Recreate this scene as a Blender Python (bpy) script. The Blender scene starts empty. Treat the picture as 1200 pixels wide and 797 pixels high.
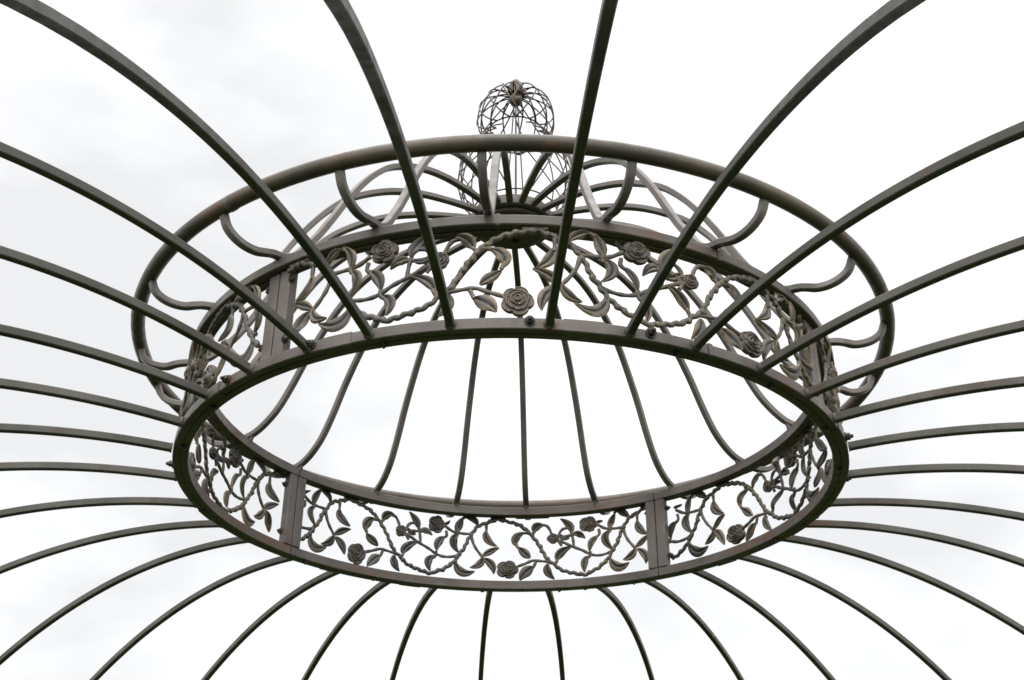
import bpy, bmesh, math, random
from mathutils import Vector, Matrix
random.seed(7)
PI = math.pi
R = math.radians
S = 0.8                     # metres per unit: the fretwork crown of the gazebo has a radius of one unit
CAM = (0.0, -3.4238, -1.3885)
Z0 = 1.6 - CAM[2] * S       # height of the lower crown ring above the grass
scene = bpy.context.scene
col = scene.collection

STEMS=[('main', [(2.4, 0.28), (0.35, 0.2726), (-2.28, 0.2593), (-4.32, 0.232), (-5.78, 0.2022), (-6.93, 0.1725), (-7.79, 0.1431), (-8.93, 0.111), (-10.36, 0.0916), (-11.5, 0.0725), (-12.93, 0.0607), (-14.65, 0.0524), (-15.64, 0.0477), (-17.37, 0.0426), (-18.55, 0.0534), (-20.03, 0.0636), (-21.24, 0.0792), (-22.31, 0.0949), (-22.93, 0.109), (-23.73, 0.1329), (-24.68, 0.1565), (-25.35, 0.186), (-26.18, 0.2126), (-27.64, 0.2479), (-29.54, 0.2632), (-31.29, 0.276), (-32.09, 0.281), (-33.5, 0.2795)]), ('s', [(4.0, 0.286), (2.4, 0.2845), (0.6, 0.284)]), ('s', [(2.4, 0.281), (2.2, 0.292)]), ('s', [(-1.02, 0.0775), (-2.16, 0.0878), (-3.74, 0.098), (-5.47, 0.1104), (-7.19, 0.108), (-9.21, 0.1029)]), ('s', [(-2.15, 0.1636), (-1.65, 0.1847)]), ('s', [(-3.45, 0.2243), (-5.05, 0.2211), (-5.72, 0.2049)]), ('s', [(-6.18, 0.1049), (-5.6, 0.0818)]), ('s', [(-5.34, 0.2183), (-6.01, 0.2287)]), ('s', [(-7.54, 0.2566), (-8.71, 0.2509), (-9.43, 0.2316), (-9.8, 0.2126)]), ('s', [(-11.01, 0.1903), (-12.75, 0.1762), (-14.2, 0.1617), (-16.64, 0.1416), (-18.37, 0.1231), (-20.13, 0.1147), (-22.21, 0.1183), (-23.66, 0.1305)]), ('s', [(-10.5, 0.0915), (-11.1, 0.1142)]), ('s', [(-11.37, 0.2031), (-11.62, 0.2214), (-12.37, 0.2349), (-13.4, 0.2367)]), ('s', [(-14.21, 0.2208), (-14.58, 0.1885), (-14.73, 0.161)]), ('s', [(-11.73, 0.1816), (-12.48, 0.2018), (-13.66, 0.2056), (-15.43, 0.2084)]), ('s', [(-11.3, 0.1873), (-12.01, 0.1655)]), ('s', [(-20.2, 0.2401), (-22.11, 0.2201), (-24.21, 0.2151), (-26.18, 0.2152)]), ('s', [(-20.47, 0.2211), (-20.64, 0.2012), (-19.81, 0.1882)]), ('s', [(-18.39, 0.1335), (-18.3, 0.1155), (-17.02, 0.097)]), ('s', [(-24.11, 0.2762), (-24.83, 0.2876), (-24.57, 0.3043)]), ('s', [(-23.01, 0.218), (-23.35, 0.233)]), ('s', [(-23.31, 0.2173), (-22.98, 0.2023)]), ('s', [(-26.18, 0.2126), (-26.56, 0.1829), (-27.39, 0.1547), (-28.74, 0.1242)]), ('s', [(-29.53, 0.2606), (-29.57, 0.2421), (-29.6, 0.221)]), ('s', [(-22.77, 0.1042), (-23.03, 0.0857)])]
LEAVES=[([(-4.89, 0.12), (-3.45, 0.1424), (-2.09, 0.1651)], 0.0251), ([(-1.77, 0.1715), (-1.48, 0.2112), (-3.89, 0.2252)], 0.0277), ([(-5.69, 0.0844), (-3.74, 0.0669), (-2.66, 0.0337)], 0.0312), ([(-8.92, 0.0954), (-8.38, 0.0648), (-10.26, 0.0352)], 0.0241), ([(-5.84, 0.2245), (-6.23, 0.2553), (-8.13, 0.2551)], 0.0262), ([(-11.33, 0.2164), (-12.47, 0.1913), (-13.8, 0.1991)], 0.0171), ([(-10.89, 0.1067), (-11.41, 0.14), (-14.26, 0.1601)], 0.0251), ([(-14.2, 0.2165), (-14.0, 0.2503), (-11.73, 0.2763)], 0.0251), ([(-14.69, 0.2068), (-15.89, 0.2182), (-17.18, 0.1913)], 0.0211), ([(-19.92, 0.2461), (-20.53, 0.2527), (-21.29, 0.2612)], 0.0091), ([(-20.18, 0.1938), (-18.61, 0.1748), (-18.39, 0.1309)], 0.0221), ([(-17.92, 0.1146), (-16.51, 0.0926), (-17.15, 0.0521)], 0.0221), ([(-23.01, 0.2154), (-22.93, 0.2499), (-24.21, 0.2797)], 0.0231), ([(-24.91, 0.2831), (-26.65, 0.2799), (-27.71, 0.2493)], 0.0221), ([(-23.14, 0.2098), (-21.29, 0.1799), (-23.58, 0.1348)], 0.0231), ([(-22.76, 0.0991), (-23.97, 0.0429), (-27.23, 0.0696)], 0.0312), ([(-28.83, 0.125), (-30.28, 0.149), (-32.57, 0.1623)], 0.0211), ([(-28.74, 0.1242), (-28.43, 0.0903), (-26.08, 0.0801)], 0.0221), ([(-29.12, 0.119), (-31.03, 0.0956), (-31.35, 0.0528)], 0.0251), ([(-29.6, 0.2325), (-29.64, 0.1922), (-32.09, 0.1675)], 0.0251)]
RIBS=[[-175.7725, 0.1615, 0.1277, -0.2013],
        [-163.5112, -0.0153, 0.0884, -0.1963],
        [-153.0329, 0.1462, 0.1075, -0.196],
        [-141.5744, 0.0519, 0.1151, -0.2078],
        [-130.3923, 0.5951, 0.1671, -0.2408],
        [-119.2187, 1.1957, 0.1489, -0.2233],
        [-109.4813, 3.4, 0.1228, -0.2441],
        [-98.0857, 2.2, 0.0949, -0.253],
        [-84.9867, -1.1915, 0.1045, -0.1945],
        [-73.9513, -3.1, 0.1101, -0.2391],
        [-63.9098, -1.0104, 0.1327, -0.2231],
        [-51.9371, -0.5648, 0.1236, -0.1876],
        [-40.345, -0.0662, 0.1159, -0.2082],
        [-30.1473, 0.2376, 0.082, -0.2035],
        [-18.7045, 0.1896, 0.0883, -0.2043],
        [-6.8144, 0.0385, 0.091, -0.1989],
        [5.9975, -0.1218, 0.0964, -0.1958],
        [16.9005, 0.2313, 0.1273, -0.2068],
        [24.7575, 0.3794, 0.0448, -0.2036],
        [37.2368, 0.8426, 0.057, -0.2094],
        [49.1353, 0.3996, 0.0242, -0.2028],
        [60.3371, 0.7519, 0.0985, -0.2041],
        [70.9655, 1.4159, 0.1673, -0.1933],
        [81.8305, 1.2512, 0.085, -0.2027],
        [94.2141, -0.5168, 0.096, -0.2006],
        [106.0348, -1.0991, 0.0953, -0.2026],
        [116.3208, -0.4457, 0.0709, -0.2031],
        [128.0682, -0.305, 0.0418, -0.2035],
        [139.698, -0.8155, 0.0702, -0.2087],
        [152.1963, -1.9614, 0.0687, -0.2209],
        [161.257, -0.3482, 0.1065, -0.207],
        [171.7969, -0.0086, 0.1326, -0.2056]]
BLOBS = [((-0.357, 0.683, 0.638), 20, 0.23), ((-0.278, 0.802, 0.528), 15, 0.19), ((-0.363, 0.85, 0.382), 14, 0.31), ((-0.177, 0.882, 0.437), 10, 0.28), ((-0.154, 0.721, 0.675), 14, 0.18), ((0.304, 0.918, 0.256), 15, 0.31), ((0.016, 0.974, 0.227), 13, 0.26), ((-0.299, 0.923, 0.24), 14, 0.23), ((0.208, 0.735, 0.645), 10, 0.2), ((0.311, 0.854, 0.418), 9, 0.2)]
ZEN = 4.6


# ------------------------------------------------------------------ materials
def new_mat(name):
    m = bpy.data.materials.new(name); m.use_nodes = True
    nt = m.node_tree
    return m, nt, nt.nodes['Principled BSDF']

def noise(nt, scale, detail=4.0, rough=0.55):
    tc = nt.nodes.new('ShaderNodeTexCoord')
    n = nt.nodes.new('ShaderNodeTexNoise'); n.inputs['Scale'].default_value = scale
    n.inputs['Detail'].default_value = detail; n.inputs['Roughness'].default_value = rough
    nt.links.new(tc.outputs['Object'], n.inputs['Vector'])
    return n

def ramp(nt, src, stops):
    r = nt.nodes.new('ShaderNodeValToRGB')
    el = r.color_ramp.elements
    el[0].position, el[0].color = stops[0][0], (*stops[0][1], 1)
    el[1].position, el[1].color = stops[-1][0], (*stops[-1][1], 1)
    for p, c in stops[1:-1]:
        e = el.new(p); e.color = (*c, 1)
    nt.links.new(src, r.inputs['Fac'])
    return r

def mixc(nt, fac, a, b):
    m = nt.nodes.new('ShaderNodeMix'); m.data_type = 'RGBA'
    nt.links.new(fac, m.inputs['Factor'])
    for sock, v in ((m.inputs['A'], a), (m.inputs['B'], b)):
        if isinstance(v, tuple): sock.default_value = (*v, 1)
        else: nt.links.new(v, sock)
    return m.outputs['Result']

def painted_iron(name, dark, mid, rust, rust_amount=0.5, rough=0.42, scale=1.0, spec=.3):
    m, nt, b = new_mat(name)
    n1 = noise(nt, 7 * scale, 5); n2 = noise(nt, 34 * scale, 3, 0.6); n3 = noise(nt, 3.1 * scale, 6, 0.65)
    c1 = ramp(nt, n1.outputs['Fac'], [(0.35, dark), (0.68, mid)])
    rm = ramp(nt, n3.outputs['Fac'], [(rust_amount, (0, 0, 0)), (rust_amount + 0.12, (1, 1, 1))])
    mul = nt.nodes.new('ShaderNodeMath'); mul.operation = 'MULTIPLY'
    sp = ramp(nt, n2.outputs['Fac'], [(0.42, (0, 0, 0)), (0.62, (1, 1, 1))])
    nt.links.new(rm.outputs['Color'], mul.inputs[0]); nt.links.new(sp.outputs['Color'], mul.inputs[1])
    nt.links.new(mixc(nt, mul.outputs[0], c1.outputs['Color'], rust), b.inputs['Base Color'])
    rr = ramp(nt, n2.outputs['Fac'], [(0.3, (rough - .1,) * 3), (0.7, (rough + .16,) * 3)])
    nt.links.new(rr.outputs['Color'], b.inputs['Roughness'])
    b.inputs['Metallic'].default_value = 0.0
    b.inputs['Specular IOR Level'].default_value = spec
    bp = nt.nodes.new('ShaderNodeBump'); bp.inputs['Strength'].default_value = 0.08; bp.inputs['Distance'].default_value = 0.0012
    nt.links.new(n2.outputs['Fac'], bp.inputs['Height']); nt.links.new(bp.outputs['Normal'], b.inputs['Normal'])
    return m

M_RIB = painted_iron('brown_grey_painted_iron', (.058, .054, .047), (.098, .091, .080), (.085, .056, .038), .57, .52, 1.0, .20)
M_RING = painted_iron('mottled_bronze_iron', (.060, .051, .045), (.116, .099, .088), (.105, .060, .042), .50)
M_TUBE = painted_iron('olive_bronze_tube', (.050, .043, .032), (.090, .070, .052), (.115, .058, .038), .52)
M_CAP = painted_iron('weathered_pale_iron', (.075, .066, .059), (.135, .118, .106), (.12, .07, .05), .62)
M_WIRE = painted_iron('thin_rusty_wire', (.035, .028, .025), (.05, .038, .033), (.07, .04, .03), .5)
M_BOLT = painted_iron('dark_bolt_iron', (.025, .022, .02), (.05, .043, .04), (.10, .045, .03), .5)

def cast_bronze(name, dark, mid, gold, lo=.515, hi=.62):
    m, nt, b = new_mat(name)
    n1 = noise(nt, 9, 4); n2 = noise(nt, 90, 5, .7); n3 = noise(nt, 4.3, 3)
    c1 = ramp(nt, n1.outputs['Fac'], [(0.35, dark), (0.68, mid)])
    geo = nt.nodes.new('ShaderNodeNewGeometry')
    pk = ramp(nt, geo.outputs['Pointiness'], [(lo, (0, 0, 0)), (hi, (1, 1, 1))])
    pt = ramp(nt, n3.outputs['Fac'], [(0.38, (0.12,) * 3), (0.60, (1, 1, 1))])
    sp = ramp(nt, n2.outputs['Fac'], [(0.35, (0.25,) * 3), (0.6, (1, 1, 1))])
    m1 = nt.nodes.new('ShaderNodeMath'); m1.operation = 'MULTIPLY'
    m2 = nt.nodes.new('ShaderNodeMath'); m2.operation = 'MULTIPLY'
    nt.links.new(pk.outputs['Color'], m1.inputs[0]); nt.links.new(pt.outputs['Color'], m1.inputs[1])
    nt.links.new(m1.outputs[0], m2.inputs[0]); nt.links.new(sp.outputs['Color'], m2.inputs[1])
    nt.links.new(mixc(nt, m2.outputs[0], c1.outputs['Color'], gold), b.inputs['Base Color'])
    b.inputs['Roughness'].default_value = .5
    bp = nt.nodes.new('ShaderNodeBump'); bp.inputs['Strength'].default_value = 0.5; bp.inputs['Distance'].default_value = 0.0015
    nt.links.new(n2.outputs['Fac'], bp.inputs['Height']); nt.links.new(bp.outputs['Normal'], b.inputs['Normal'])
    return m
M_VINE = cast_bronze('cast_vine_bronze', (.018, .016, .014), (.042, .037, .031), (.33, .24, .12), .535, .65)
M_ROSE = cast_bronze('cast_rose_bronze', (.022, .019, .016), (.052, .043, .035), (.46, .33, .17), .515, .59)

M_GRASS, nt, b = new_mat('lawn_grass')
n1 = noise(nt, .35, 6); n2 = noise(nt, 30, 6, .7)
ca = ramp(nt, n1.outputs['Fac'], [(.35, (.022, .036, .012)), (.65, (.045, .062, .022))])
cb = ramp(nt, n2.outputs['Fac'], [(.3, (.4, .4, .4)), (.7, (1.2, 1.2, 1.1))])
mm = nt.nodes.new('ShaderNodeMix'); mm.data_type = 'RGBA'; mm.blend_type = 'MULTIPLY'; mm.inputs['Factor'].default_value = 1
nt.links.new(ca.outputs['Color'], mm.inputs['A']); nt.links.new(cb.outputs['Color'], mm.inputs['B'])
nt.links.new(mm.outputs['Result'], b.inputs['Base Color']); b.inputs['Roughness'].default_value = 1.0; b.inputs['Specular IOR Level'].default_value = 0.05

# ------------------------------------------------------------------ helpers
def W(x, y, z):             # structure units -> metres
    return Vector((x * S, y * S, z * S + Z0))

def P(deg, z, r=1.0):       # a point on a cylinder about the gazebo's axis
    a = R(deg)
    return Vector((r * math.cos(a), r * math.sin(a), z))

class MB:
    """collects swept bars, boxes and relief shapes; build() links them as ONE mesh object"""
    def __init__(self): self.v = []; self.f = []
    def ringstack(self, rings, closed=False, caps=True):
        n = len(rings[0]); o = len(self.v)
        for r_ in rings: self.v += [W(*q) for q in r_]
        m = len(rings)
        for i in range(m if closed else m - 1):
            a = o + i * n; b_ = o + ((i + 1) % m) * n
            for k in range(n):
                k2 = (k + 1) % n
                self.f.append((a + k, a + k2, b_ + k2, b_ + k))
        if caps and not closed:
            self.f.append(tuple(o + k for k in range(n))[::-1]); self.f.append(tuple(o + (m - 1) * n + k for k in range(n)))
    def build(self, name, mat, parent=None, smooth=True, angle=35):
        me = bpy.data.meshes.new(name); me.from_pydata([tuple(q) for q in self.v], [], self.f)
        bm = bmesh.new(); bm.from_mesh(me); bmesh.ops.recalc_face_normals(bm, faces=bm.faces); bm.to_mesh(me); bm.free()
        me.materials.append(mat)
        if smooth:
            me.shade_smooth()
            me.set_sharp_from_angle(angle=R(angle))
        o = bpy.data.objects.new(name, me); col.objects.link(o)
        if parent: o.parent = parent
        return o

def bar_section(w, h, c=.18):
    """rectangle w x h with chamfered corners, as (side, up) offsets"""
    k = min(w, h) * c; x = w / 2; y = h / 2
    return [(x - k, y), (x, y - k), (x, -y + k), (x - k, -y), (-x + k, -y), (-x, -y + k), (-x, y - k), (-x + k, y)]

def round_section(r, n=10):
    return [(r * math.cos(2 * PI * k / n), r * math.sin(2 * PI * k / n)) for k in range(n)]

def smooth_path(pts, sub=6):
    pts = [Vector(q) for q in pts]
    if len(pts) < 3:
        return [pts[0].lerp(pts[-1], i / sub) for i in range(sub + 1)]
    out = []
    ext = [2 * pts[0] - pts[1]] + pts + [2 * pts[-1] - pts[-2]]
    for i in range(1, len(ext) - 2):
        a, b_, c, d = ext[i - 1:i + 3]
        for k in range(sub):
            t = k / sub
            out.append(.5 * ((2 * b_) + (c - a) * t + (2 * a - 5 * b_ + 4 * c - d) * t * t + (3 * b_ - a - 3 * c + d) * t ** 3))
    out.append(pts[-1])
    return out

def sweep(mb, path, section, side=None, scale=None, closed=False, caps=True):
    """sweep a (side, up) section along a path; side = fixed sideways vector or function of index"""
    n = len(path); rings = []
    prev = None
    for i in range(n):
        if closed: t = path[(i + 1) % n] - path[i - 1]
        else: t = path[min(i + 1, n - 1)] - path[max(i - 1, 0)]
        t.normalize()
        if side is not None:
            s = (side(i) if callable(side) else side).copy()
            s = (s - t * s.dot(t)).normalized()
        else:
            s = prev if prev is not None else (Vector((0, 0, 1)).cross(t) if abs(t.z) < .95 else Vector((1, 0, 0)))
            s = (s - t * s.dot(t)).normalized(); prev = s
        u = s.cross(t).normalized()
        sc = scale(i) if scale else 1.0
        rings.append([path[i] + s * (a * sc) + u * (b_ * sc) for a, b_ in section])
    mb.ringstack(rings, closed, caps)

def hoop(mb, r, z, section, a0=0., a1=360., n=240, wob=0.0):
    full = abs(a1 - a0) >= 359.9
    m = n if full else max(6, int(n * (a1 - a0) / 360))
    path = []
    for i in range(m if full else m + 1):
        a = a0 + (a1 - a0) * i / m
        rr = r + wob * math.sin(R(3 * a + 40)) + wob * .6 * math.sin(R(7 * a))
        path.append(P(a, z + wob * .5 * math.sin(R(5 * a)), rr))
    sweep(mb, path, section, side=lambda i: Vector((0, 0, 1)), closed=full)

def radial_block(mb, deg, z0, z1, r0, r1, w, c=.003):
    """upright plate on the crown: tangential width w, from z0 to z1, r0..r1"""
    a = R(deg); e = Vector((math.cos(a), math.sin(a), 0)); t = Vector((-math.sin(a), math.cos(a), 0))
    x = w / 2
    sec = [(r0 + c, -x), (r0, -x + c), (r0, x - c), (r0 + c, x), (r1 - c, x), (r1, x - c), (r1, -x + c), (r1 - c, -x)]
    ins = [(r0 + 2*c, -x + c), (r0 + c, -x + 2*c), (r0 + c, x - 2*c), (r0 + 2*c, x - c), (r1 - 2*c, x - c), (r1 - c, x - 2*c), (r1 - c, -x + 2*c), (r1 - 2*c, -x + c)]
    def lay(sc, z): return [e * p_ + t * q_ + Vector((0, 0, z)) for p_, q_ in sc]
    mb.ringstack([lay(ins, z0), lay(sec, z0 + c), lay(sec, z1 - c), lay(ins, z1)])

def bolt(parent, pos, axis, r=.014, h=.016, nut=True):
    """hexagon nut with a washer and a domed bolt end"""
    mb = MB(); axis = axis.normalized()
    s = axis.orthogonal().normalized(); u = axis.cross(s)
    def rg(rad, d, n, ph=0): return [pos + axis * d + s * (rad * math.cos(2*PI*k/n + ph)) + u * (rad * math.sin(2*PI*k/n + ph)) for k in range(n)]
    mb.ringstack([rg(r * 1.35, -.001, 12), rg(r * 1.35, .003, 12)])
    ph = random.random()
    mb.ringstack([rg(r, .003, 6, ph), rg(r, h * .85, 6, ph), rg(r * .8, h, 6, ph)])
    mb.ringstack([rg(r * .55, h, 10), rg(r * .55, h * 1.4, 10), rg(r * .3, h * 1.6, 10)])
    return mb.build('bolt', M_BOLT, parent, True, 30)

# ------------------------------------------------------------------ the gazebo
gazebo = bpy.data.objects.new('gazebo', None); col.objects.link(gazebo)
gazebo['label'] = 'wrought iron gazebo dome with curved bare ribs, a rose fretwork crown and wire finial'
gazebo['category'] = 'gazebo'

# --- crown rings
mb = MB(); hoop(mb, 1.0125, .0085, bar_section(.031, .024, .1), wob=.0012)
lower = mb.build('lower_ring', M_RING, gazebo)
for a, w in ((-80.2, .10), (-114.5, .08), (-61.5, .012), (-141, .10), (-26, .07), (40, .08), (96, .012), (112, .08), (131, .07), (73.5, .012), (18, .10), (168, .08)):
    mb = MB(); n = max(2, int(w / .01))
    path = [P(a - math.degrees(w / 2) + math.degrees(w) * i / n, .0085, 1.0125) for i in range(n + 1)]
    sweep(mb, path, bar_section(.0350, .0280, .08), side=lambda i: Vector((0, 0, 1)))
    mb.build('splice_sleeve', M_RING, lower)
for a in (-87.6, -70.9, -118.6, -135.7, -40.1, -22.3, -4.5, 13.5, -153.5, -171, 172, 155, 31, 46.5):
    e = P(a, 0, 1.0)
    bolt(lower, P(a, .014 + random.uniform(-.003, .003), 1.025), e, .0105, .014)
for a in (-160, -143, -108, -66, -48, -29, -12, 24, 62, 79, 121, 138):   # bolt ends under the ring
    bolt(lower, P(a, -.0085, .995), Vector((0, 0, -1)), .007, .007)

mb = MB(); hoop(mb, 1.0085, .309, bar_section(.029, .027, .1), wob=.0012)
upper = mb.build('upper_ring', M_RING, gazebo)
for a, w in ((85, .13), (-92, .012), (15, .08), (178, .08), (-58, .012), (122, .012)):
    mb = MB(); n = max(2, int(w / .01))
    path = [P(a - math.degrees(w / 2) + math.degrees(w) * i / n, .309, 1.0085) for i in range(n + 1)]
    sweep(mb, path, bar_section(.0350, .0280, .08), side=lambda i: Vector((0, 0, 1)))
    mb.build('splice_sleeve', M_RING, upper)

mb = MB(); hoop(mb, 1.1900, .4130, round_section(.0215, 16), n=300, wob=.0015)
outer = mb.build('outer_tube_ring', M_TUBE, gazebo)
outer.location = (.003, 0, 0)
outer['label'] = 'round tube hoop standing out from the crown on curved brackets'
mb = MB(); hoop(mb, 1.1900, .4130, round_section(.0228, 16), a0=-82.5, a1=-81.9, n=3000); mb.build('weld_seam', M_RING, outer)
mb = MB(); hoop(mb, 1.1900, .4130, round_section(.0226, 16), a0=-128.4, a1=-127.6, n=3000); mb.build('weld_seam', M_RING, outer)

# --- dome ribs: thirty-two flat-sided bars from the crown down to the lawn
GZ = -Z0 / S
for az, lean, qa, qb in RIBS:
    path = []
    for i in range(61):
        x = 1.2 * i / 60
        path.append((az + lean * x, 1.0265 + x, .0085 + qa * x + qb * x * x))
    sl = math.atan(-(qa + 2 * qb * 1.2)); r0, z0 = path[-1][1:]
    rad = (3.85 - r0) / (1 - math.sin(sl))
    for i in range(1, 41):
        ph = sl + (PI / 2 - sl) * i / 40
        rr = r0 + rad * (math.sin(ph) - math.sin(sl))
        path.append((az + lean * (1.2 + .7 * (1 - math.exp(-(rr - r0) / .7))), rr, z0 - rad * (math.cos(sl) - math.cos(ph))))
    path.append((path[-1][0], 3.85, GZ + .02))
    path = [P(a, z, r) for a, r, z in path]
    a = R(az); t = Vector((-math.sin(a), math.cos(a), 0))
    w = (.0198 if -120 < az < -60 else .0212) + random.uniform(-.0005, .0005)
    mb = MB(); sweep(mb, path, bar_section(w, w + .001, .10), side=t)
    rib = mb.build('dome_rib', M_RIB, gazebo)
    # weld bead where the bar meets the ring
    mb = MB(); e = P(az, .012, 1.0)
    q0 = P(az, .0085, 1.0255); q1 = P(az, .009, 1.0335)
    sweep(mb, [q0, q0.lerp(q1, .5), q1], round_section(.0155, 10), side=t, scale=lambda i: (1.0, .93, .72)[i])
    mb.build('weld_bead', M_RIB, rib)
mb = MB(); hoop(mb, 3.85, GZ + .03, bar_section(.05, .05, .1), n=160); mb.build('base_ring', M_RIB, gazebo)

# --- the cap: twenty bars from the upper ring to the hub, and a bracket to the tube beside each
CAPS = [-93.4, -110.0, -127.4, -147.4, -168.2, -76.5, -58.8, -40.4, -21.0, 159.3, 142.6, 121.9, 102.7, 86.3, 70.0, 51.3, 32.2, 13.0, 176.6, -4.0]
NEARL = [(1.062, .3225), (1.040, .331), (1.0, .341), (.962, .372), (.927, .425), (.892, .480), (.848, .560), (.800, .650), (.748, .735), (.69, .812), (.62, .880), (.50, .950), (.38, .990), (.25, 1.008), (.135, 1.012)]
FARL = [(1.062, .3225), (1.040, .328), (1.0, .332), (.958, .341), (.912, .366), (.866, .414), (.820, .495), (.772, .597), (.718, .695), (.655, .795), (.58, .880), (.47, .955), (.36, .993), (.25, 1.008), (.135, 1.012)]
def capline(az):
    w = (1 + math.sin(R(az))) / 2
    return [(a[0] * (1 - w) + b_[0] * w, a[1] * (1 - w) + b_[1] * w) for a, b_ in zip(NEARL, FARL)]
def brkline(az):
    """foot of a cap bar: dips past the ring and turns up to the tube, splaying a little sideways"""
    w = (1 + math.sin(R(az))) / 2
    sp = max(-3.0, min(3.0, .06 * (az + 90))) if az < 0 else 0
    return [(az + sp * (r - 1.04) / .14, r, z + w * lift) for r, z, lift in ((1.085, .3205, .004), (1.115, .3245, .008), (1.143, .339, .006), (1.166, .363, .003), (1.180, .400, 0))]
for az in CAPS:
    a = R(az); t = Vector((-math.sin(a), math.cos(a), 0))
    path = smooth_path([P(a_, z, r) for a_, r, z in brkline(az)[::-1] + [(az, r, z) for r, z in capline(az)]], 6)
    mb = MB(); sweep(mb, path, bar_section(.0222, .0185, .12), side=t)
    c = mb.build('cap_rib', M_CAP, gazebo)
    mb = MB()
    q0 = P(az, .314, .977); q1 = P(az, .345, .968); q2 = P(az, capline(az)[3][1] - .004, .962)
    sweep(mb, [q0, q1, q2], bar_section(.013, .011, .2), side=t)
    mb.build('support_peg', M_RING, c)

# --- hub plate
mb = MB()
def disc(r, z, n=40): return [Vector((r * math.cos(2*PI*k/n), r * math.sin(2*PI*k/n), z)) for k in range(n)]
mb.ringstack([disc(.140, .996), disc(.145, 1.0), disc(.145, 1.034), disc(.140, 1.038)])
mb.ringstack([disc(.118, .984), disc(.122, .987), disc(.122, .9935)])
hub = mb.build('hub_plate', M_RING, gazebo)
for k in range(6):
    an = R(60 * k + 20); bolt(hub, Vector((.07 * math.cos(an), .07 * math.sin(an), .984)), Vector((0, 0, -1)), .010, .010)

# --- finial: wire onion cage over a skirt of wires, a cast bud on top
mb = MB()
for dx, dy in ((-.018, 0), (.018, .004), (.0, -.016), (.002, .018)):
    path = smooth_path([Vector((dx * 1.8, dy * 1.8, 1.036)), Vector((dx * 1.1, dy * 1.1, 1.3)), Vector((dx * .3, dy * .3, 1.57))], 6)
    sweep(mb, path, round_section(.0026, 6))
finial = mb.build('finial', M_WIRE, gazebo)
finial.location = (.011 * S, 0, .008 * S)
finial['label'] = 'wire onion cage finial on the hub plate'
def cage(prof, count, twist, skip=None, wr=.0027, name='wire_cage'):
    mb = MB()
    for d in (1, -1):
        for k in range(count):
            base = 360. * k / count
            if skip and skip(base + d * twist * .4): continue
            pts = []
            m = len(prof) - 1
            for i, (r, z) in enumerate(prof):
                pts.append(P(base + d * twist * i / m, z, r + d * .002))
            sweep(mb, smooth_path(pts, 8), round_section(wr, 6))
    return mb.build(name, M_WIRE, finial)
onion = [(.012, 1.585), (.050, 1.594), (.095, 1.577), (.130, 1.532), (.143, 1.478), (.139, 1.436), (.124, 1.410), (.106, 1.402)]
cage(onion, 13, 64, wr=.0029)
skirt = [(.085, 1.40), (.120, 1.375), (.160, 1.330), (.192, 1.270), (.207, 1.205), (.203, 1.140), (.180, 1.085), (.150, 1.045)]
cage(skirt, 17, 50, skip=lambda a: (abs(((a + 90) + 180) % 360 - 180) < 38) or (abs(((a - 90) + 180) % 360 - 180) < 38), name='wire_skirt')
mb = MB()
for r_, z_ in ((.106, 1.402), (.150, 1.046)):
    mb = MB(); hoop(mb, r_, z_, round_section(.0030, 6), n=40); mb.build('tie_hoop', M_WIRE, finial)
mb = MB()
def blob(mb, c, rx, rz, lob=0, amp=0, n=20, m=10):
    rings = []
    for i in range(m + 1):
        th = PI * (i + .02) / (m + .04)
        rings.append([c + Vector((rx * math.sin(th) * (1 + amp * math.sin(lob * 2*PI*k/n + i)) * math.cos(2*PI*k/n), rx * math.sin(th) * (1 + amp * math.sin(lob * 2*PI*k/n + i)) * math.sin(2*PI*k/n), rz * math.cos(th))) for k in range(n)])
    mb.ringstack(rings)
blob(mb, Vector((0, 0, 1.628)), .024, .042, 5, .2)
blob(mb, Vector((0, 0, 1.568)), .026, .024, 4, .1)
for k in range(7):
    a = 360 * k / 7
    t = Vector((-math.sin(R(a)), math.cos(R(a)), 0))
    path = smooth_path([P(a, 1.575, .008), P(a, 1.590, .024), P(a, 1.612, .028), P(a, 1.632, .034)], 4)
    sweep(mb, path, bar_section(.026, .005, .3), side=t, scale=lambda i: max(.12, math.sin(PI * min(1, (i + 2.5) / 15)) ** .7))
mb.build('cast_bud', M_ROSE, finial)['label'] = 'gilded cast bud at the tip of the finial'

# --- fretwork panels: four frames round the crown, each with a rose vine cast inside it
POST = [55.6, 142.9, 232.3, 327.6]
MOTIF = [(124.94, 34.5), (216.0, 36.0), (307.3, 36.5), (396.5, 36.0)]   # where each scroll starts and its length in degrees

VR = 1.010   # radius of the cast vine
def cyl_path(pts2, th0, r=VR): return [P(th0 + a, z, r) for a, z in pts2]

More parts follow.
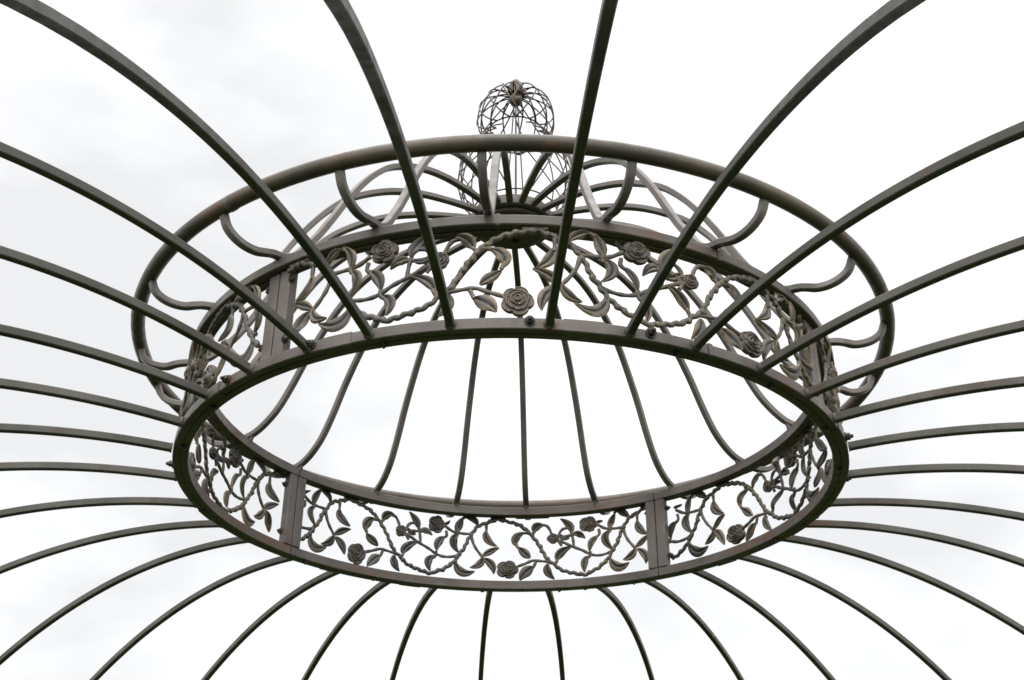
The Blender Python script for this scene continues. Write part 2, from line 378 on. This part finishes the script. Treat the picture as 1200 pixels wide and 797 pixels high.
def vine_stem(mb, pts, main):
    path = smooth_path(pts, 8)
    # resample evenly
    L = [0]
    for i in range(1, len(path)): L.append(L[-1] + (path[i] - path[i - 1]).length)
    step = .0048 if main else .006
    n = max(3, int(L[-1] / step)); out = []; j = 0
    for i in range(n + 1):
        s = L[-1] * i / n
        while j < len(L) - 2 and L[j + 1] < s: j += 1
        f = (s - L[j]) / max(1e-9, L[j + 1] - L[j]); out.append(path[j].lerp(path[j + 1], f))
    ph = random.random() * 6
    base = .0060 if main else .0051
    if main:
        res = []
        for i, q in enumerate(out):
            t = (out[min(i + 1, n)] - out[max(i - 1, 0)]).normalized()
            rad = Vector((q.x, q.y, 0)).normalized(); sd = rad.cross(t)
            tri = abs(((i * step / .030 + ph) % 1) * 2 - 1) * 2 - 1
            res.append(q + sd * (.0026 * tri))
        out = res
        th_ = [random.uniform(0, .5) for _ in range(200)]
        sc = lambda i: .95 + th_[int(i * step / .019 + ph) % 200] * max(0, math.sin(((i * step / .019 + ph) % 1) * PI)) ** 3 + .05 * math.sin(i * 1.7)
    else:
        sc = lambda i: 1 + .10 * math.sin(i * 1.1 + ph) - .12 * (i / n)
    sec = [(base * 1.0 * math.cos(2*PI*k/8), base * 1.25 * math.sin(2*PI*k/8)) for k in range(8)]
    sweep(mb, out, sec, side=lambda i: Vector((out[i].x, out[i].y, 0)).normalized(), scale=sc)

def leaf(mb, pts3, width, th0):
    (a0, z0), (a1, z1), (a2, z2) = pts3
    a1 = a1 * .62 + .38 * .5 * (a0 + a2); z1 = z1 * .62 + .38 * .5 * (z0 + z2)
    n = 12; curl = random.uniform(-.014, .016); wv = random.uniform(0, .004); wp = random.uniform(0, 6); width *= random.uniform(.88, 1.1); z2 += random.uniform(-.003, .003); a1 += random.uniform(-.25, .25); tw = random.uniform(-.5, .5)
    rings = []
    # quadratic through the middle point
    ca, cz = 2 * a1 - .5 * (a0 + a2), 2 * z1 - .5 * (z0 + z2)
    def pt(t): return (a0 * (1-t)**2 + 2*ca*t*(1-t) + a2*t*t, z0 * (1-t)**2 + 2*cz*t*(1-t) + z2*t*t)
    K = 57.3
    for i in range(n + 1):
        t = i / n
        a, z = pt(t); b0 = pt(max(0, t - .03)); b1 = pt(min(1, t + .03))
        d = Vector(((b1[0] - b0[0]) / K, b1[1] - b0[1])); d.normalize(); s = Vector((-d.y, d.x))
        w = width * .5 * (math.sin(PI * min(1, t * .94 + .04)) ** .85) * (1.12 - .25 * t) + .0012
        h = .0046 * min(1, w / (width * .3)) + .0012
        off = curl * t * t + wv * math.sin(t * 5 + wp)
        prof = [(-1, 0), (-.62, .9), (-.12, .62), (0, .15), (.12, .62), (.62, .9), (1, 0), (.62, -.9), (.12, -.62), (0, -.15), (-.12, -.62), (-.62, -.9)]
        ring = []
        for q, hh in prof:
            rr = VR + off + hh * h + tw * q * w * .5
            ring.append(P(th0 + a + s.x * q * w * K, z + s.y * q * w, rr))
        rings.append(ring)
    mb.ringstack(rings)

def rose_mesh(mb, th, z, rad, depth, rings_=4, seed=0):
    """cast rose: terraces of scalloped petals with raised rolled edges, the same on both sides"""
    rnd = random.Random(seed)
    NR, NA = 30, 72
    sq = rnd.uniform(-.07, .09)
    tiers = []
    for j in range(rings_):
        rho = (.20, .42, .66, .90)[j] if rings_ == 4 else (.32, .62, .92)[j]
        tiers.append((rho, (2, 3, 4, 5)[j], rnd.random() * 6.3, .10 + .08 * rnd.random(), rnd.uniform(-.07, .07), rnd.random() * 6.3))
    def tier_r(tr, an):
        rho, n, ph, amp, ecc, ep = tr
        sw = ((an + ph) / (2 * PI) * n) % 1            # each petal overlaps the next: a slow swell, then a step back
        return rho * (1 - amp + amp * 1.6 * math.sin(PI * (sw ** .75)) ** .6 + .10 * (sw - .5)) + ecc * math.cos(an + ep)
    def pt(rho, an, sgn):
        outr = tier_r(tiers[-1], an)
        q = rho * outr * 1.03
        x = rad * q * math.cos(an) * (1 + sq); y = rad * q * math.sin(an) * (1 - sq)
        h = 0
        for j, tr in enumerate(tiers):
            e = tier_r(tr, an)
            h += .20 * max(0, min(1, (e - q) / .05 + .5))
            h += .34 * math.exp(-((q - e + .035) / .042) ** 2)
        h += .12 * math.sqrt(max(0, 1 - q * q))
        edge = min(1, (1.0 - rho) * 9)
        r = VR + sgn * (depth * (.22 + .80 * h) * max(0, edge) ** .5 + .0005)
        return P(th + x * 57.3, z + y, r)
    rings = []
    for i in range(NR + 1): rings.append([pt(max(.02, i / NR), 2*PI*k/NA, 1) for k in range(NA)])
    for i in range(NR, -1, -1): rings.append([pt(max(.02, i / NR), 2*PI*k/NA, -1) for k in range(NA)])
    mb.ringstack(rings)

for pi_ in range(4):
    p0 = POST[pi_]; p1 = POST[(pi_ + 1) % 4]
    if p1 < p0: p1 += 360
    lo, hi = p0 + 2.35, p1 - 2.35
    # frame: top and bottom rail and the two end plates, welded in one
    mb = MB()
    hoop(mb, .9885, .0085, bar_section(.033, .022, .08), a0=p0 + .12, a1=p1 - .12, n=240)
    hoop(mb, .983, .307, bar_section(.033, .022, .08), a0=p0 + .12, a1=p1 - .12, n=240)
    panel = mb.build('frieze_panel', M_RING, gazebo)
    for pa, sg in ((p0, 1), (p1, -1)):
        mb = MB(); radial_block(mb, pa + sg * 1.22, .0230, .2920, .9735, 1.004, .038)
        pl = mb.build('end_plate', M_RING, panel)
        t = P(pa + 90, 0, 1.0) * sg
        for zz in (.075 + random.uniform(-.006, .006), .255 + random.uniform(-.006, .006)):
            bolt(panel, P(pa + sg * 2.32, zz, .998), t, .008, .010)
    # three repeats of the cast scroll; the last is cut off by the end plate
    vine = MB(); lv = MB(); nrose = 0
    first, step_ = MOTIF[pi_]; sc_ = step_ / 34.5
    for k in range(4):
        th0 = first - step_ * (k - 1)
        def SC(L): return [(a * sc_, z + .005) for a, z in L]
        for kind, pts in STEMS:
            pts = SC(pts)
            runs = []; cur = []
            for a, z in pts:
                if lo - .3 <= th0 + a <= hi + .3: cur.append((a, z))
                else:
                    if len(cur) > 1: runs.append(cur)
                    cur = []
            if len(cur) > 1: runs.append(cur)
            for run in runs: vine_stem(vine, cyl_path(run, th0), kind == 'main')
        for pts, w in LEAVES:
            pts = SC(pts)
            if all(lo - .2 <= th0 + a <= hi + .2 for a, z in pts): leaf(lv, pts, w * 1.26, th0)
        if lo + 2 < th0 < hi - 2:
            mb = MB(); rose_mesh(mb, th0 - .02, .0790, .0410, .0135, 4, pi_ * 7 + k); mb.build('rose', M_ROSE, panel)
        if lo + 1 < th0 - 18.3 * sc_ < hi - 1:
            mb = MB(); rose_mesh(mb, th0 - 18.27 * sc_, .2500, .0360, .0125, 4, pi_ * 11 + k); mb.build('rose', M_ROSE, panel)
        if lo + 1 < th0 - 10.1 * sc_ < hi - 1:
            mb = MB(); rose_mesh(mb, th0 - 10.14 * sc_, .2020, .0230, .0105, 3, pi_ * 13 + k); mb.build('rosebud', M_ROSE, panel)
    vine.build('vine', M_VINE, panel, True, 60); lv.build('vine_leaves', M_VINE, panel, True, 50)

# ------------------------------------------------------------------ the lawn below
bm = bmesh.new()
rs = [0, 3, 8, 20, 60, 200, 800, 4000]; prev = None; N = 48
c0 = bm.verts.new((0, 0, 0))
for r_ in rs[1:]:
    cur = [bm.verts.new((r_ * math.cos(2*PI*k/N), r_ * math.sin(2*PI*k/N), random.uniform(-.02, .02) * min(1, r_ / 20))) for k in range(N)]
    for k in range(N):
        if prev is None: bm.faces.new((c0, cur[k], cur[(k+1) % N]))
        else: bm.faces.new((prev[k], cur[k], cur[(k+1) % N], prev[(k+1) % N]))
    prev = cur
me = bpy.data.meshes.new('ground'); bm.to_mesh(me); bm.free(); me.materials.append(M_GRASS); me.shade_smooth()
g = bpy.data.objects.new('ground', me); col.objects.link(g); g['kind'] = 'structure'

# ------------------------------------------------------------------ overcast sky
SUN_EL, SUN_AZ = 50.0, 195.0
world = bpy.data.worlds.new('World'); scene.world = world; world.use_nodes = True
nt = world.node_tree; nt.nodes.clear()
def nd(t, **kw):
    n = nt.nodes.new(t)
    for k, v in kw.items(): setattr(n, k, v)
    return n
out = nd('ShaderNodeOutputWorld')
sky = nd('ShaderNodeTexSky'); sky.sky_type = 'NISHITA'; sky.sun_disc = False
sky.sun_elevation = R(SUN_EL); sky.sun_rotation = R(SUN_AZ); sky.dust_density = 4
bgs = nd('ShaderNodeBackground'); bgs.inputs['Strength'].default_value = .08
nt.links.new(sky.outputs['Color'], bgs.inputs['Color'])
tc = nd('ShaderNodeTexCoord')
sep = nd('ShaderNodeSeparateXYZ'); nt.links.new(tc.outputs['Generated'], sep.inputs[0])
def math_(op, a, b_=None, clamp=False):
    n = nd('ShaderNodeMath', operation=op, use_clamp=clamp)
    for i, v in enumerate((a, b_)):
        if v is None: continue
        if isinstance(v, (int, float)): n.inputs[i].default_value = v
        else: nt.links.new(v, n.inputs[i])
    return n.outputs[0]
# cloud deck: brighter overhead, with thin places and grey bellies in its real directions
warp = nd('ShaderNodeTexNoise'); warp.inputs['Scale'].default_value = 2.6; warp.inputs['Detail'].default_value = 5; warp.inputs['Roughness'].default_value = .52
mp = nd('ShaderNodeMapping'); mp.inputs['Scale'].default_value = (1, 1, 1.9); nt.links.new(tc.outputs['Generated'], mp.inputs[0]); nt.links.new(mp.outputs[0], warp.inputs['Vector'])
grey = None
for dirx, width, amt in BLOBS:
    dp = nd('ShaderNodeVectorMath', operation='DOT_PRODUCT'); nt.links.new(tc.outputs['Generated'], dp.inputs[0]); dp.inputs[1].default_value = dirx
    mr = nd('ShaderNodeMapRange', interpolation_type='SMOOTHSTEP'); nt.links.new(dp.outputs['Value'], mr.inputs['Value'])
    mr.inputs['From Min'].default_value = math.cos(R(width)); mr.inputs['From Max'].default_value = 1.0
    mr.inputs['To Min'].default_value = 0; mr.inputs['To Max'].default_value = amt
    grey = mr.outputs[0] if grey is None else math_('ADD', grey, mr.outputs[0])
nz = nd('ShaderNodeMapRange'); nt.links.new(warp.outputs['Fac'], nz.inputs['Value'])
nz.inputs['From Min'].default_value = .38; nz.inputs['From Max'].default_value = .66; nz.inputs['To Min'].default_value = .25; nz.inputs['To Max'].default_value = 1.2
dip = math_('MULTIPLY', grey, nz.outputs[0])
base = nd('ShaderNodeMapRange', interpolation_type='SMOOTHSTEP'); nt.links.new(sep.outputs['Z'], base.inputs['Value'])
base.inputs['From Min'].default_value = .70; base.inputs['From Max'].default_value = 1.0; base.inputs['To Min'].default_value = 1.32; base.inputs['To Max'].default_value = ZEN
back = nd('ShaderNodeMapRange', interpolation_type='SMOOTHSTEP'); nt.links.new(sep.outputs['Y'], back.inputs['Value'])
back.inputs['From Min'].default_value = .15; back.inputs['From Max'].default_value = -1.0; back.inputs['To Min'].default_value = 0; back.inputs['To Max'].default_value = 2.2
lum = math_('MAXIMUM', math_('SUBTRACT', math_('ADD', base.outputs[0], back.outputs[0]), dip), .965)
cc = nd('ShaderNodeCombineColor')
for k, v in (('Red', .985), ('Green', .99), ('Blue', 1.0)): nt.links.new(math_('MULTIPLY', lum, v), cc.inputs[k])
bgc = nd('ShaderNodeBackground'); nt.links.new(cc.outputs[0], bgc.inputs['Color']); bgc.inputs['Strength'].default_value = 1.0
mx = nd('ShaderNodeMixShader'); mx.inputs[0].default_value = .9
nt.links.new(bgs.outputs[0], mx.inputs[1]); nt.links.new(bgc.outputs[0], mx.inputs[2]); nt.links.new(mx.outputs[0], out.inputs['Surface'])

sd = bpy.data.lights.new('sun', 'SUN'); sd.energy = 1.4; sd.angle = R(25); sd.color = (1, .97, .92)
so = bpy.data.objects.new('sun', sd); col.objects.link(so)
az = R(90 - SUN_AZ)   # the sky's rotation runs clockwise from +Y
d = Vector((math.cos(R(SUN_EL)) * math.cos(az), math.cos(R(SUN_EL)) * math.sin(az), math.sin(R(SUN_EL))))
so.rotation_euler = d.to_track_quat('Z', 'Y').to_euler()

# ------------------------------------------------------------------ camera
pitch, roll, yaw = .5127, .0059, -.0006
Rz = Matrix.Rotation(yaw, 3, 'Z')
fw = Rz @ Vector((0, math.cos(pitch), math.sin(pitch))); u = Rz @ Vector((0, -math.sin(pitch), math.cos(pitch))); r = Rz @ Vector((1, 0, 0))
r2 = r * math.cos(roll) + u * math.sin(roll); u2 = u * math.cos(roll) - r * math.sin(roll)
cd = bpy.data.cameras.new('camera'); cam = bpy.data.objects.new('camera', cd); col.objects.link(cam)
cam.matrix_world = Matrix(((r2.x, u2.x, -fw.x, 0), (r2.y, u2.y, -fw.y, CAM[1] * S), (r2.z, u2.z, -fw.z, 1.6), (0, 0, 0, 1)))
cd.sensor_width = 36; cd.lens = 1377.7 / 1200 * 36; cd.clip_start = .02; cd.clip_end = 9000
scene.camera = cam

scene.render.resolution_x = 1024; scene.render.resolution_y = 680
vs = scene.view_settings
vs.view_transform = 'Standard'; vs.look = 'None'; vs.gamma = 1; vs.exposure = 0.0; vs.use_curve_mapping = False
scene.cycles.max_bounces = 6
scene.cycles.use_denoising = True
scene.cycles.filter_width = 1.6
